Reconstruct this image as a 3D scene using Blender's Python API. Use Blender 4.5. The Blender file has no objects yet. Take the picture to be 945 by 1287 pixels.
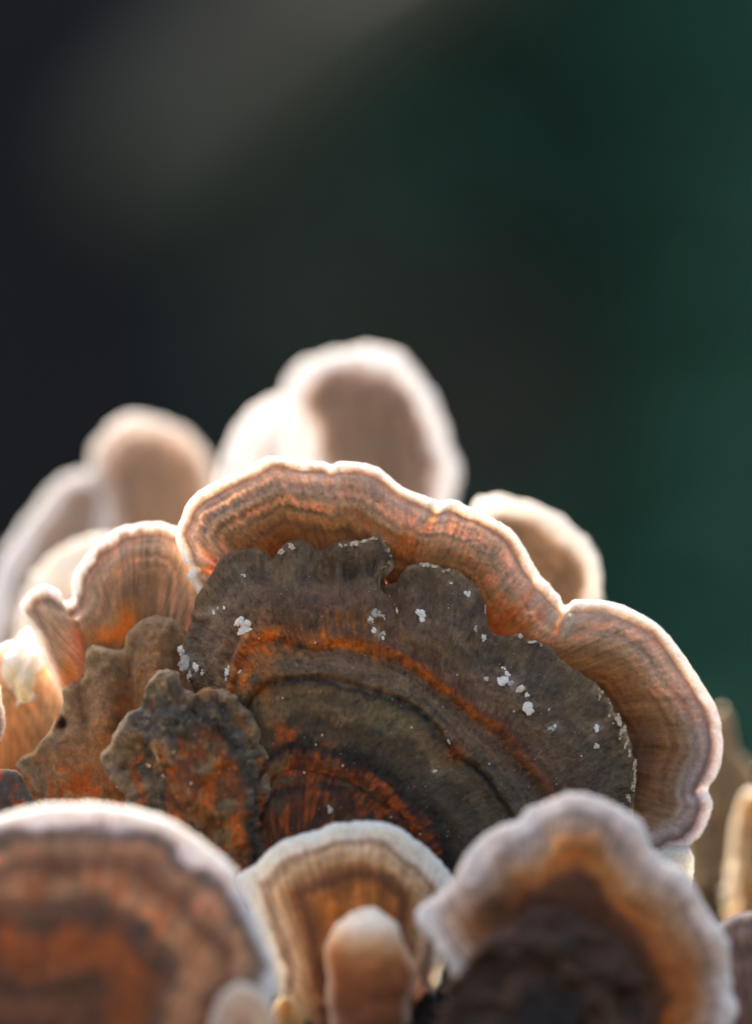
import bpy, math, random
import numpy as np
from mathutils import Vector, Matrix

R = math.radians
C = bpy.context.scene.collection
sc = bpy.context.scene

# ------------------------------------------------------------------ camera, sky, sun, exposure
D = 0.385            # metres from the lens to the plane of focus
S = 0.072e-3         # metres per photograph pixel on that plane
ZC = 0.45            # height of the lens above the forest floor
cam_d = bpy.data.cameras.new('camera')
cam = bpy.data.objects.new('camera', cam_d)
C.objects.link(cam)
cam.location = (0, -D, ZC)
cam.rotation_euler = (R(90), 0, 0)
cam_d.sensor_fit = 'HORIZONTAL'
cam_d.sensor_width = 24.0
cam_d.lens = 24.0 * D / (945 * S)
cam_d.clip_start = 0.005
cam_d.clip_end = 400
cam_d.dof.use_dof = True
cam_d.dof.focus_distance = D + 0.0004
cam_d.dof.aperture_fstop = cam_d.lens / 19.5
cam_d.dof.aperture_blades = 0
sc.camera = cam

SUN_EL, SUN_AZ = 38.0, -24.0      # azimuth from +Y (away from the camera), negative = left
w = bpy.data.worlds.new("World")
sc.world = w
w.use_nodes = True
nt = w.node_tree
bg = nt.nodes['Background']
sky = nt.nodes.new('ShaderNodeTexSky')
sky.sky_type = 'NISHITA'
sky.sun_disc = False
sky.sun_elevation = R(SUN_EL)
sky.sun_rotation = R(SUN_AZ)
sky.air_density = 1.0
sky.dust_density = 5.0
sky.ozone_density = 0.6
nt.links.new(sky.outputs[0], bg.inputs[0])
bg.inputs[1].default_value = 0.15

sl = bpy.data.lights.new('sun', 'SUN')
sun = bpy.data.objects.new('sun', sl)
C.objects.link(sun)
sl.energy = 3.3
sl.angle = R(0.5)
sl.color = (1.0, 0.97, 0.93)
az, el = R(SUN_AZ), R(SUN_EL)
to_sun = Vector((math.sin(az) * math.cos(el), math.cos(az) * math.cos(el), math.sin(el)))
sun.rotation_euler = to_sun.to_track_quat('Z', 'Y').to_euler()
sun.location = to_sun * 3

sc.view_settings.view_transform = 'Standard'
sc.view_settings.look = 'None'
sc.view_settings.gamma = 1.0
sc.view_settings.exposure = 1.45
sc.view_settings.use_white_balance = True
sc.view_settings.white_balance_temperature = 7700
sc.view_settings.white_balance_tint = 12
sc.cycles.max_bounces = 10
sc.cycles.diffuse_bounces = 4
sc.cycles.use_denoising = True

# ------------------------------------------------------------------ numeric helpers
def P(u, v, y):
    """pixel position on the photograph + depth in mm (0 = plane of focus) -> world"""
    k = (D + np.asarray(y) * 1e-3) / D
    return np.stack([(np.asarray(u) - 472.5) * S * k, np.asarray(y) * 1e-3 + 0 * np.asarray(u),
                     ZC - (np.asarray(v) - 643.5) * S * k], -1)

def _hash(ix, iy, iz, seed):
    h = (ix.astype(np.uint32) * np.uint32(374761393) + iy.astype(np.uint32) * np.uint32(668265263)
         + iz.astype(np.uint32) * np.uint32(2147483647) + np.uint32(seed * 974711 % 4294967291))
    h = (h ^ (h >> np.uint32(13))) * np.uint32(1274126177)
    h = (h ^ (h >> np.uint32(16))) * np.uint32(2246822519)
    h = h ^ (h >> np.uint32(15))
    return h.astype(np.float64) / 4294967295.0

def vnoise(x, y, z=0.0, seed=0):
    x, y, z = np.broadcast_arrays(np.asarray(x, float), np.asarray(y, float), np.asarray(z, float))
    xi, yi, zi = np.floor(x), np.floor(y), np.floor(z)
    f = [x - xi, y - yi, z - zi]
    f = [t * t * t * (t * (t * 6 - 15) + 10) for t in f]
    xi, yi, zi = xi.astype(np.int64), yi.astype(np.int64), zi.astype(np.int64)
    out = 0
    for dx in (0, 1):
        for dy in (0, 1):
            for dz in (0, 1):
                wt = (f[0] if dx else 1 - f[0]) * (f[1] if dy else 1 - f[1]) * (f[2] if dz else 1 - f[2])
                out = out + wt * _hash(xi + dx, yi + dy, zi + dz, seed)
    return out * 2 - 1

def fbm(x, y, z=0.0, o=4, seed=0, gain=0.5):
    a, s, r = 1.0, 0.0, 0
    for i in range(o):
        r = r + a * vnoise(np.asarray(x) * 2 ** i, np.asarray(y) * 2 ** i, np.asarray(z) * 2 ** i, seed + i * 17)
        s += a
        a *= gain
    return r / s * 1.5

def sm(a, b, x):
    t = np.clip((x - a) / (b - a), 0, 1)
    return t * t * (3 - 2 * t)

def ramp(x, stops):
    """stops: [(pos, (r,g,b) 0-255)] -> array (...,3) 0-1 sRGB"""
    xs = [s[0] for s in stops]
    return np.stack([np.interp(x, xs, [s[1][k] / 255.0 for s in stops]) for k in range(3)], -1)

def mix(a, b, f):
    return a + (np.asarray(b) - a) * np.clip(f, 0, 1)[..., None]

def rgb(*c):
    return np.array(c) / 255.0

def lin(c):
    c = np.clip(c, 0, 1)
    return np.where(c <= 0.04045, c / 12.92, ((c + 0.055) / 1.055) ** 2.4)

def resample(pts, n, y):
    """Catmull-Rom through the points, evenly spaced by length; rows (u, v, y)"""
    p = np.array([(q[0], q[1], q[2] if len(q) > 2 else y) for q in pts], float)
    p = np.vstack([2 * p[0] - p[1], p, 2 * p[-1] - p[-2]])
    out = []
    for i in range(1, len(p) - 2):
        p0, p1, p2, p3 = p[i - 1:i + 3]
        d = [max(np.linalg.norm((a - b)[:2]), 1e-3) ** 0.5 for a, b in ((p1, p0), (p2, p1), (p3, p2))]
        t0, t1 = 0, d[0]; t2 = t1 + d[1]; t3 = t2 + d[2]
        t = np.linspace(t1, t2, 24, endpoint=False)[:, None]
        A1 = (t1 - t) / (t1 - t0) * p0 + (t - t0) / (t1 - t0) * p1
        A2 = (t2 - t) / (t2 - t1) * p1 + (t - t1) / (t2 - t1) * p2
        A3 = (t3 - t) / (t3 - t2) * p2 + (t - t2) / (t3 - t2) * p3
        B1 = (t2 - t) / (t2 - t0) * A1 + (t - t0) / (t2 - t0) * A2
        B2 = (t3 - t) / (t3 - t1) * A2 + (t - t1) / (t3 - t1) * A3
        out.append((t2 - t) / (t2 - t1) * B1 + (t - t1) / (t2 - t1) * B2)
    q = np.vstack(out + [p[-2][None]])
    L = np.concatenate([[0], np.cumsum(np.linalg.norm(np.diff(q[:, :2], axis=0), axis=1))])
    s = np.linspace(0, L[-1], n)
    return np.stack([np.interp(s, L, q[:, k]) for k in range(3)], -1), L[-1]

# ------------------------------------------------------------------ object helpers
def link_mesh(name, verts, faces, mat, parent=None, smooth=True):
    me = bpy.data.meshes.new(name)
    verts = np.asarray(verts, dtype=np.float32).reshape(-1, 3)
    faces = np.asarray(faces, dtype=np.int32)
    k = faces.shape[1]
    me.vertices.add(len(verts))
    me.vertices.foreach_set('co', verts.ravel())
    me.loops.add(faces.size)
    me.loops.foreach_set('vertex_index', faces.ravel())
    me.polygons.add(len(faces))
    me.polygons.foreach_set('loop_start', np.arange(0, faces.size, k, dtype=np.int32))
    me.update(calc_edges=True)
    if smooth:
        me.polygons.foreach_set('use_smooth', np.ones(len(faces), dtype=bool))
    me.validate()
    me.materials.append(mat)
    o = bpy.data.objects.new(name, me)
    C.objects.link(o)
    if parent is not None:
        o.parent = parent
        o.matrix_parent_inverse = Matrix.Translation(-parent.location)
    return o

def tag(o, label=None, cat=None, group=None, kind=None):
    if label: o['label'] = label
    if cat: o['category'] = cat
    if group: o['group'] = group
    if kind: o['kind'] = kind
    return o

def thing(name, label, cat, u, v, y, group=None):
    o = bpy.data.objects.new(name, None)
    C.objects.link(o)
    o.location = P(u, v, y)
    o.empty_display_size = 0.005
    return tag(o, label, cat, group or ('bracket fungi growing on the stump' if cat == 'bracket fungus' else None))

# ------------------------------------------------------------------ materials
def node(nt, kind, **kw):
    n = nt.nodes.new(kind)
    for k, v in kw.items():
        if k.startswith('i_'):
            n.inputs[k[2:].replace('_', ' ')].default_value = v
        else:
            setattr(n, k, v)
    return n

def fungus_material(name, sss, sss_mm, rough, fibre=0.35, bump=0.25, sheen=0.25, spec=0.3, radius=(1.0, 0.89, 0.77), grain=0.12):
    m = bpy.data.materials.new(name)
    m.use_nodes = True
    nt = m.node_tree
    L = nt.links.new
    b = nt.nodes['Principled BSDF']
    at = node(nt, 'ShaderNodeAttribute', attribute_name='pigment')
    uv = node(nt, 'ShaderNodeUVMap', uv_map='grain')
    mp = node(nt, 'ShaderNodeMapping')
    mp.inputs['Scale'].default_value = (5.5, 0.55, 1)
    L(uv.outputs[0], mp.inputs[0])
    fib = node(nt, 'ShaderNodeTexNoise', i_Scale=1.0, i_Detail=4.0, i_Roughness=0.6)
    L(mp.outputs[0], fib.inputs['Vector'])
    tc = node(nt, 'ShaderNodeTexCoord')
    gr = node(nt, 'ShaderNodeTexNoise', i_Scale=3600.0, i_Detail=3.0, i_Roughness=0.65)
    L(tc.outputs['Object'], gr.inputs['Vector'])
    mid = node(nt, 'ShaderNodeTexNoise', i_Scale=900.0, i_Detail=4.0, i_Roughness=0.6)
    L(tc.outputs['Object'], mid.inputs['Vector'])
    def rng(src, lo, hi):
        r = node(nt, 'ShaderNodeMapRange')
        r.inputs['From Min'].default_value = 0.3
        r.inputs['From Max'].default_value = 0.7
        r.inputs['To Min'].default_value = lo
        r.inputs['To Max'].default_value = hi
        L(src, r.inputs['Value'])
        return r.outputs[0]
    m1 = node(nt, 'ShaderNodeMath', operation='MULTIPLY')
    L(rng(fib.outputs[0], 1 - fibre, 1 + fibre), m1.inputs[0])
    L(rng(gr.outputs[0], 1 - grain, 1 + grain), m1.inputs[1])
    m2 = node(nt, 'ShaderNodeMath', operation='MULTIPLY')
    L(m1.outputs[0], m2.inputs[0])
    L(rng(mid.outputs[0], 0.88, 1.12), m2.inputs[1])
    vm = node(nt, 'ShaderNodeVectorMath', operation='SCALE')
    L(at.outputs['Color'], vm.inputs[0])
    L(m2.outputs[0], vm.inputs['Scale'])
    L(vm.outputs[0], b.inputs['Base Color'])
    ad = node(nt, 'ShaderNodeMath', operation='ADD')
    L(fib.outputs[0], ad.inputs[0])
    L(gr.outputs[0], ad.inputs[1])
    ad2 = node(nt, 'ShaderNodeMath', operation='ADD')
    L(ad.outputs[0], ad2.inputs[0])
    L(mid.outputs[0], ad2.inputs[1])
    bp = node(nt, 'ShaderNodeBump')
    bp.inputs['Strength'].default_value = bump
    bp.inputs['Distance'].default_value = 0.00025
    L(ad2.outputs[0], bp.inputs['Height'])
    L(bp.outputs[0], b.inputs['Normal'])
    b.inputs['Roughness'].default_value = rough
    b.inputs['Specular IOR Level'].default_value = spec
    b.inputs['Subsurface Weight'].default_value = sss
    b.inputs['Subsurface Radius'].default_value = radius
    b.inputs['Subsurface Scale'].default_value = sss_mm * 1e-3
    b.inputs['Sheen Weight'].default_value = sheen
    b.inputs['Sheen Roughness'].default_value = 0.4
    return m

M_NEW = fungus_material('fresh_fungus', 1.0, 1.7, 0.75, fibre=0.06, bump=0.12)
M_PALE = fungus_material('pale_thin_fungus', 1.0, 2.6, 0.8, fibre=0.05, bump=0.12, radius=(1.0, 0.97, 0.93))
M_OLDTHIN = fungus_material('thin_old_fungus', 0.9, 1.3, 0.65, fibre=0.10, bump=0.5, sheen=0.0, spec=0.2, grain=0.18)
M_OLD = fungus_material('old_fungus', 0.25, 0.5, 0.5, fibre=0.12, bump=0.7, sheen=0.0, spec=0.42, grain=0.14)

def plain_material(name, col, rough=0.8, scale=200, var=0.3, bump=0.4, bdist=0.001, spec=0.3, sss=0.0, col2=None):
    m = bpy.data.materials.new(name)
    m.use_nodes = True
    nt = m.node_tree
    L = nt.links.new
    b = nt.nodes['Principled BSDF']
    tc = node(nt, 'ShaderNodeTexCoord')
    n = node(nt, 'ShaderNodeTexNoise', i_Scale=float(scale), i_Detail=6.0, i_Roughness=0.65)
    L(tc.outputs['Object'], n.inputs['Vector'])
    cr = node(nt, 'ShaderNodeValToRGB')
    c2 = col2 or col
    cr.color_ramp.elements[0].position = 0.3
    cr.color_ramp.elements[1].position = 0.7
    cr.color_ramp.elements[0].color = [c * (1 - var) for c in col] + [1]
    cr.color_ramp.elements[1].color = [min(1, c * (1 + var)) for c in c2] + [1]
    L(n.outputs[0], cr.inputs[0])
    L(cr.outputs[0], b.inputs['Base Color'])
    bp = node(nt, 'ShaderNodeBump')
    bp.inputs['Strength'].default_value = bump
    bp.inputs['Distance'].default_value = bdist
    L(n.outputs[0], bp.inputs['Height'])
    L(bp.outputs[0], b.inputs['Normal'])
    b.inputs['Roughness'].default_value = rough
    b.inputs['Specular IOR Level'].default_value = spec
    if sss:
        b.inputs['Subsurface Weight'].default_value = 1.0
        b.inputs['Subsurface Radius'].default_value = (1, 0.9, 0.8)
        b.inputs['Subsurface Scale'].default_value = sss
    return m

M_CRUMB = plain_material('chalky_crumb', (0.88, 0.78, 0.68), 0.85, 2500, 0.06, 0.3, 0.0001)
M_GREY = plain_material('greyish_crumb', (0.52, 0.46, 0.40), 0.85, 2500, 0.2, 0.3, 0.0001)
M_CREAM = plain_material('cream_crumb', (0.66, 0.52, 0.38), 0.85, 2500, 0.15, 0.3, 0.0001)
M_FUZZ = plain_material('pale_fuzz', (0.85, 0.82, 0.78), 0.8, 2000, 0.05, 0.1, 0.0001)
M_WOOD = plain_material('wet_rotten_wood', (0.010, 0.0085, 0.009), 0.5, 420, 0.6, 1.0, 0.003, 0.18)
M_GROUND = plain_material('leaf_litter', (0.030, 0.028, 0.022), 0.95, 9, 0.5, 0.6, 0.02, col2=(0.042, 0.040, 0.031), spec=0.1)
M_BARK = plain_material('dark_bark', (0.018, 0.017, 0.018), 0.9, 30, 0.5, 0.8, 0.01)
M_PBARK = plain_material('pale_bark', (0.185, 0.175, 0.14), 0.85, 24, 0.3, 0.8, 0.006)
M_LEAF = plain_material('green_leaf', (0.042, 0.160, 0.108), 0.85, 1.6, 0.6, 0.2, 0.005, spec=0.1)

# ------------------------------------------------------------------ the bracket builder
class G:
    pass

def cap(name, rings, mat, colour, N=160, rows=(60,), depth=None, relief=None, th=1.6, th0=0.45, thk=40.0,
        parent=None, round_px=None, under=(236, 222, 205), wob=1.0, seed=1, edge=None):
    """rings from base to rim, each (points in photograph pixels, depth mm). A closed shell:
    upper face through the rings, lower face one thickness below it, a rounded margin."""
    res = [resample(p, N, y) for p, y in rings]
    rs = np.stack([r[0] for r in res])
    rimL = res[-1][1]
    K = len(rs)
    W = np.concatenate([np.linspace(i, i + 1, rows[i], endpoint=False) for i in range(K - 1)] + [[K - 1.0]])
    if K == 2:
        W = 1 - (1 - W) ** 1.25                 # rows closer together towards the rim
    if K > 2:
        ext = np.concatenate([(2 * rs[0] - rs[1])[None], rs, (2 * rs[-1] - rs[-2])[None]])
    grid = np.empty((len(W), N, 3))
    for j, wv in enumerate(W):
        i = min(int(wv), K - 2); f = wv - i
        if K == 2:
            grid[j] = rs[0] * (1 - f) + rs[1] * f
        else:
            a, b, c_, d_ = ext[i], ext[i + 1], ext[i + 2], ext[i + 3]
            cr_ = 0.5 * (2 * b + (c_ - a) * f + (2 * a - 5 * b + 4 * c_ - d_) * f * f + (3 * b - a - 3 * c_ + d_) * f ** 3)
            grid[j] = 0.5 * cr_ + 0.5 * (b * (1 - f) + c_ * f)
    g = G()
    g.K = K
    g.t = np.broadcast_to(np.linspace(0, 1, N), grid.shape[:2])
    g.w = np.broadcast_to(W[:, None], grid.shape[:2])
    g.r = g.w / (K - 1)
    # fine wobble of the rim outline
    tt = np.linspace(0, 1, N) * rimL
    wo = (fbm(tt / 22.0, seed * 3.7, o=4, seed=seed) * 1.6 + fbm(tt / 5.0, seed * 1.7, o=3, seed=seed + 1) * 0.7) * wob
    base_c = rs[0].mean(0)[:2]
    dirv = grid[..., :2] - base_c
    ln = np.linalg.norm(dirv, axis=-1, keepdims=True) + 1e-6
    grid[..., :2] += dirv / ln * (wo[None, :] * g.r ** 6)[..., None]
    g.u, g.v = grid[..., 0], grid[..., 1]
    rim = grid[-1, :, :2]
    step = max(1, N // 260)
    flat = grid[..., :2].reshape(-1, 2)
    dm = np.full(len(flat), 1e9)
    rp = rim[::step]
    for i in range(0, len(flat), 20000):
        q = flat[i:i + 20000]
        dm[i:i + 20000] = np.sqrt(((q[:, None, :] - rp[None]) ** 2).sum(-1)).min(1)
    g.d = dm.reshape(g.u.shape)
    g.d[-1] = 0
    y = grid[..., 2].copy()
    if depth is not None:
        y = y + depth(g)
    pos = P(g.u, g.v, y)

    def normals(p):
        du = np.gradient(p, axis=1); dv = np.gradient(p, axis=0)
        n = np.cross(du, dv)
        n /= np.linalg.norm(n, axis=-1, keepdims=True) + 1e-15
        s_ = np.sign(-(n[..., 1]).mean())
        return n * s_
    n = normals(pos)
    h = np.zeros(g.u.shape)
    if relief is not None:
        h = h + relief(g)
    rk = (round_px or 9.0)
    q = np.clip(1 - g.d / rk, 0, 1)
    h = h - th0 * 0.55 * (1 - np.sqrt(np.clip(1 - q * q, 0, 1)))
    pos = pos + n * (h * 1e-3)[..., None]
    n2 = normals(pos)
    thick = th0 + (th - th0) * (1 - np.exp(-g.d / thk))
    bot = pos - n * (thick * 1e-3)[..., None]
    out = pos[-1] - pos[-3]
    out = out / (np.linalg.norm(out, axis=-1, keepdims=True) + 1e-15)
    midr = 0.5 * (pos[-1] + bot[-1]) + out * (th0 * 0.5e-3)
    Mr = len(W)
    verts = np.concatenate([pos.reshape(-1, 3), bot.reshape(-1, 3), midr])
    idx = np.arange(Mr * N).reshape(Mr, N)
    bi = idx + Mr * N
    mi = np.arange(N) + 2 * Mr * N
    def quads(a):
        return np.stack([a[:-1, :-1], a[:-1, 1:], a[1:, 1:], a[1:, :-1]], -1).reshape(-1, 4)
    def strip(a, b):
        return np.stack([a[:-1], a[1:], b[1:], b[:-1]], -1)
    f = [quads(idx), quads(bi)[:, ::-1], strip(idx[-1], mi), strip(mi, bi[-1]),
         strip(idx[0], bi[0])[:, ::-1], strip(idx[:, 0], bi[:, 0]), strip(idx[:, -1], bi[:, -1])[:, ::-1]]
    faces = np.concatenate(f)
    # consistent outward winding: the upper face must look at the viewer
    p = verts[faces[len(faces) // 9]]
    fn = np.cross(p[1] - p[0], p[2] - p[0])
    if fn @ n.reshape(-1, 3)[faces[len(faces) // 9][0]] < 0:
        faces = faces[:, ::-1].copy()
    o = link_mesh(name, verts, faces, mat, parent)
    me = o.data
    col = colour(g)
    un = np.broadcast_to(np.array(under) / 255.0, col.shape)
    allc = np.concatenate([col.reshape(-1, 3), un.reshape(-1, 3), (0.5 * col[-1] + 0.5 * un[-1])])
    ca = np.ones((len(verts), 4), np.float32)
    ca[:, :3] = lin(allc)
    at = me.color_attributes.new('pigment', 'FLOAT_COLOR', 'POINT')
    at.data.foreach_set('color', ca.ravel())
    ra = np.linalg.norm(grid[..., :2] - base_c, axis=-1) * S * 1e3
    gu = g.t * rimL * S * 1e3 + seed * 13.1
    guv = np.concatenate([np.stack([gu, ra], -1).reshape(-1, 2)] * 2 + [np.stack([gu[-1], ra[-1]], -1)])
    li = np.empty(len(me.loops), np.int32)
    me.loops.foreach_get('vertex_index', li)
    ul = me.uv_layers.new(name='grain')
    ul.data.foreach_set('uv', guv[li].astype(np.float32).ravel())
    g.pos, g.n, g.obj = pos, n2, o
    return g

def at(g, u, v):
    """the point of a built cap that shows at photograph pixel (u, v), and its normal"""
    k = np.argmin((g.u - u) ** 2 + (g.v - v) ** 2)
    return Vector(g.pos.reshape(-1, 3)[k]), Vector(g.n.reshape(-1, 3)[k])

# pigment of a fresh zoned margin, by distance d (px) from the rim
WHITE = (240, 232, 226)
def fresh(stops, seed, scale=1.0, fib=0.10, wav=5.0, spots=0.0):
    def f(g):
        s = g.t * 100
        d = g.d / scale
        d = d * (1 + 0.34 * fbm(s * 0.5, seed * 1.3, o=3, seed=seed + 11) * (1 - sm(7, 20, d)))
        d = d + wav * fbm(g.u / 60, g.v / 60, o=3, seed=seed) * sm(4, 30, d)
        d = d + 3.0 * vnoise(s * 3.0, d / 40, seed=seed + 3) * sm(10, 40, d)
        c = ramp(d, stops)
        fb = vnoise(s * 2.6, d / 45, seed=seed + 5) + 0.6 * vnoise(s * 6.5, d / 30, seed=seed + 6)
        c = c * (1 + fib * fb * sm(6, 22, d))[..., None]
        bd = vnoise(d / 5.5, s * 0.12, seed=seed + 8)
        c = c * (1 + 0.13 * bd * sm(10, 25, d))[..., None]
        if spots:
            sp = sm(0.62, 0.8, fbm(g.u / 5, g.v / 5, o=2, seed=seed + 9))
            c = c * (1 - spots * sp * sm(14, 40, d))[..., None]
        return c
    return f

# ------------------------------------------------------------------ ground, bank, trees far behind
def terrain():
    xs = np.linspace(-14, 14, 141); ys = np.concatenate([np.linspace(-14, 2, 50), np.linspace(2.1, 9, 90), np.linspace(9.2, 40, 40)])
    X, Y = np.meshgrid(xs, ys)
    Z = 2.6 * sm(2.6, 6.5, Y + 0.5 * fbm(X / 2, Y / 2, seed=4)) + 0.06 * fbm(X / 0.6, Y / 0.6, seed=5) * sm(0.2, 1.5, np.hypot(X, Y)) + 0.8 * sm(7, 40, Y)
    Z = Z * sm(0.1, 0.8, np.hypot(X, Y) + 0.05)
    v = np.stack([X, Y, Z], -1)
    i = np.arange(X.size).reshape(X.shape)
    f = np.stack([i[:-1, :-1], i[:-1, 1:], i[1:, 1:], i[1:, :-1]], -1).reshape(-1, 4)
    tag(link_mesh('ground', v, f, M_GROUND), 'dark forest floor rising to a bank behind the fungus', None, None, 'structure')
    def z(x, y):
        j = np.clip(np.searchsorted(ys, y) - 1, 0, len(ys) - 2); i = np.clip(np.searchsorted(xs, x) - 1, 0, len(xs) - 2)
        fy = (y - ys[j]) / (ys[j + 1] - ys[j]); fx = (x - xs[i]) / (xs[i + 1] - xs[i])
        return (Z[j, i] * (1 - fx) + Z[j, i + 1] * fx) * (1 - fy) + (Z[j + 1, i] * (1 - fx) + Z[j + 1, i + 1] * fx) * fy
    return z
gz = terrain()

def tube(path, radii, sides=20, bumpy=0.0, seed=0):
    path = np.array(path, float); n = len(path)
    tan = np.gradient(path, axis=0); tan /= np.linalg.norm(tan, axis=1, keepdims=True)
    up = np.array([0.31, 0.9, 0.13])
    a = np.cross(tan, up); a /= np.linalg.norm(a, axis=1, keepdims=True)
    b = np.cross(tan, a)
    th = np.linspace(0, 2 * math.pi, sides, endpoint=False)
    ring = np.cos(th)[None, :, None] * a[:, None] + np.sin(th)[None, :, None] * b[:, None]
    rad = np.array(radii, float)[:, None] * (1 + bumpy * fbm(th[None] * 3, np.linspace(0, n * 0.7, n)[:, None], seed=seed, o=3))
    v = path[:, None] + ring * rad[..., None]
    i = np.arange(n * sides).reshape(n, sides); j = np.roll(i, -1, 1)
    f = np.stack([i[:-1], j[:-1], j[1:], i[1:]], -1).reshape(-1, 4)
    return v.reshape(-1, 3), f

def merge(*vf):
    V, F, o = [], [], 0
    for v, f in vf:
        V.append(v); F.append(f + o); o += len(v)
    return np.concatenate(V), np.concatenate(F)

def line(a, b, n, sag=0.0, seed=0):
    t = np.linspace(0, 1, n)[:, None]
    p = np.array(a)[None] * (1 - t) + np.array(b)[None] * t
    p[:, 0] += sag * fbm(t[:, 0] * 3, seed, seed=seed)
    p[:, 2] += sag * np.sin(t[:, 0] * math.pi)
    return p

k_ = (D + 4.0) / D * S          # metres per px four metres behind the fungus
def far(u, v, y):
    k = (D + y) / D
    return ((u - 472.5) * S * k, y, ZC - (v - 643.5) * S * k)

def tree(label, x, y, r, h, lean, mat, seed):
    z0 = float(gz(x, y)) - 0.05
    t = thing('tree', label, 'tree', 0, 0, 0, None)
    t.location = (x, y, z0)
    p = line((x, y, z0), (x + lean, y + 0.1, z0 + h), 24, 0.05, seed)
    trunk = tube(p, np.linspace(r, r * 0.7, 24) * (1 + 0.5 * np.exp(-np.linspace(0, 8, 24))), 24, 0.08, seed)
    limbs = []
    rnd = random.Random(seed)
    for i in range(5):
        q = p[14 + 2 * i]
        a = rnd.uniform(0, 6.28)
        limbs.append(tube(line(q, q + np.array([math.cos(a) * 0.9, math.sin(a) * 0.5, 0.7]), 8, 0.05, seed + i), np.linspace(r * 0.3, r * 0.08, 8), 8, 0.05, seed))
    link_mesh('trunk', *trunk, mat, t)
    for l_ in limbs:
        link_mesh('limb', *l_, mat, t)
    return t
dark_tree = tree('dark bark tree trunk, far out of focus at the dark left of the background', far(-60, 300, 3.2)[0], 3.2, 0.17, 4.2, -0.12, M_BARK, 3)
tree('dark thin tree trunk standing in the brown middle of the blurred background', far(330, 300, 4.6)[0], 4.6, 0.10, 4.0, 0.15, M_BARK, 8)
a, b = np.array(far(660, -120, 2.8)), np.array(far(110, 270, 3.15))
pa = line(a - (b - a) * 0.9, b, 30, 0.015, 5)
br = link_mesh('limb', *tube(pa, np.linspace(0.030, 0.055, 30), 16, 0.08, 5), M_PBARK, dark_tree)
br['label'] = 'pale grey limb slanting up to the right, a soft streak across the dark background'

def foliage():
    rng = np.random.default_rng(7)
    n = 34000
    y = rng.uniform(2.2, 4.6, n)
    x = (rng.beta(1.5, 1.0, n) * 2.3 - 0.32) * (0.55 + 0.13 * y)
    x = x + rng.normal(0, 0.06, n)
    clump = fbm(x / 0.22, y / 0.3, seed=11, o=3)
    z = gz(x, y) + rng.uniform(-0.03, 1.0, n) * (0.16 + 0.14 * clump)
    keep = (clump + 1.1 * sm(-0.20, 0.30, x) > 0.33)
    x, y, z = x[keep], y[keep], z[keep]
    n = len(x)
    c = np.stack([x, y, z], -1)
    d = rng.normal(size=(n, 3)); d[:, 2] -= 0.3; d /= np.linalg.norm(d, axis=1, keepdims=True)
    s = np.cross(d, rng.normal(size=(n, 3))); s /= np.linalg.norm(s, axis=1, keepdims=True)
    nn = np.cross(d, s)
    L = rng.uniform(0.03, 0.075, n)[:, None]
    v = np.stack([c, c + d * L * 0.45 + s * L * 0.24 + nn * L * 0.05, c + d * L, c + d * L * 0.45 - s * L * 0.24 + nn * L * 0.05], 1)
    f = np.arange(n * 4).reshape(n, 4)
    tag(link_mesh('undergrowth', v.reshape(-1, 3), f, M_LEAF, smooth=False), 'green undergrowth on the bank, far out of focus at the right', 'undergrowth', None, 'stuff')
foliage()

# ------------------------------------------------------------------ the rotten stump they grow from
def stump():
    nr, na = 90, 420
    th = np.linspace(0, 2 * math.pi, na, endpoint=False)
    rr = np.concatenate([np.linspace(0.5, 74, 180), np.full(20, 76.0)])
    TH, RR = np.meshgrid(th, rr)
    RR = RR * (1 + 0.05 * fbm(np.cos(TH) * 2, np.sin(TH) * 2, seed=3) * sm(10, 70, RR))
    X = -6 + RR * np.cos(TH); Y = 24 + RR * np.sin(TH)
    H = -25 - 18 * sm(0, 1, (14 - Y) / 17) - 14 * sm(-15, -50, Y) - 26 * sm(14, 46, X) - 8 * sm(-20, -60, X) - 10 * sm(45, 80, Y)
    H = H + 2.8 * fbm(X / 8, Y / 8, seed=21, o=5) + 1.3 * fbm(X / 2.2, Y / 2.2, seed=25, o=4)
    Z = ZC * 1000 + H
    for i in range(20):
        f = (i + 1) / 20
        j = 180 + i
        Z[j] = (ZC * 1000 + H[179]) * (1 - f) - 10 * f
        fl = 1 + 0.25 * f ** 3
        bark = 2.0 * fbm(TH[j] * 9, f * 3, seed=31, o=4)
        X[j] = -6 + (X[179] + 6) * fl + bark * np.cos(TH[j]); Y[j] = 24 + (Y[179] - 24) * fl + bark * np.sin(TH[j])
    v = np.stack([X, Y, Z], -1) * 1e-3
    i = np.arange(v.shape[0] * na).reshape(-1, na); j = np.roll(i, -1, 1)
    f = np.stack([i[:-1], j[:-1], j[1:], i[1:]], -1).reshape(-1, 4)
    o = link_mesh('stump', v.reshape(-1, 3), f, M_WOOD)
    tag(o, 'dark wet rotten stump glinting between the front brackets at the bottom', 'stump')
stump()

GROUP = None
# ------------------------------------------------------------------ 1 the large bracket in focus
big = thing('bracket_fungus', 'largest bracket, in sharp focus, dark zoned cap with rust bands and wide white-edged margin', 'bracket fungus', 480, 1100, 2)

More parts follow.
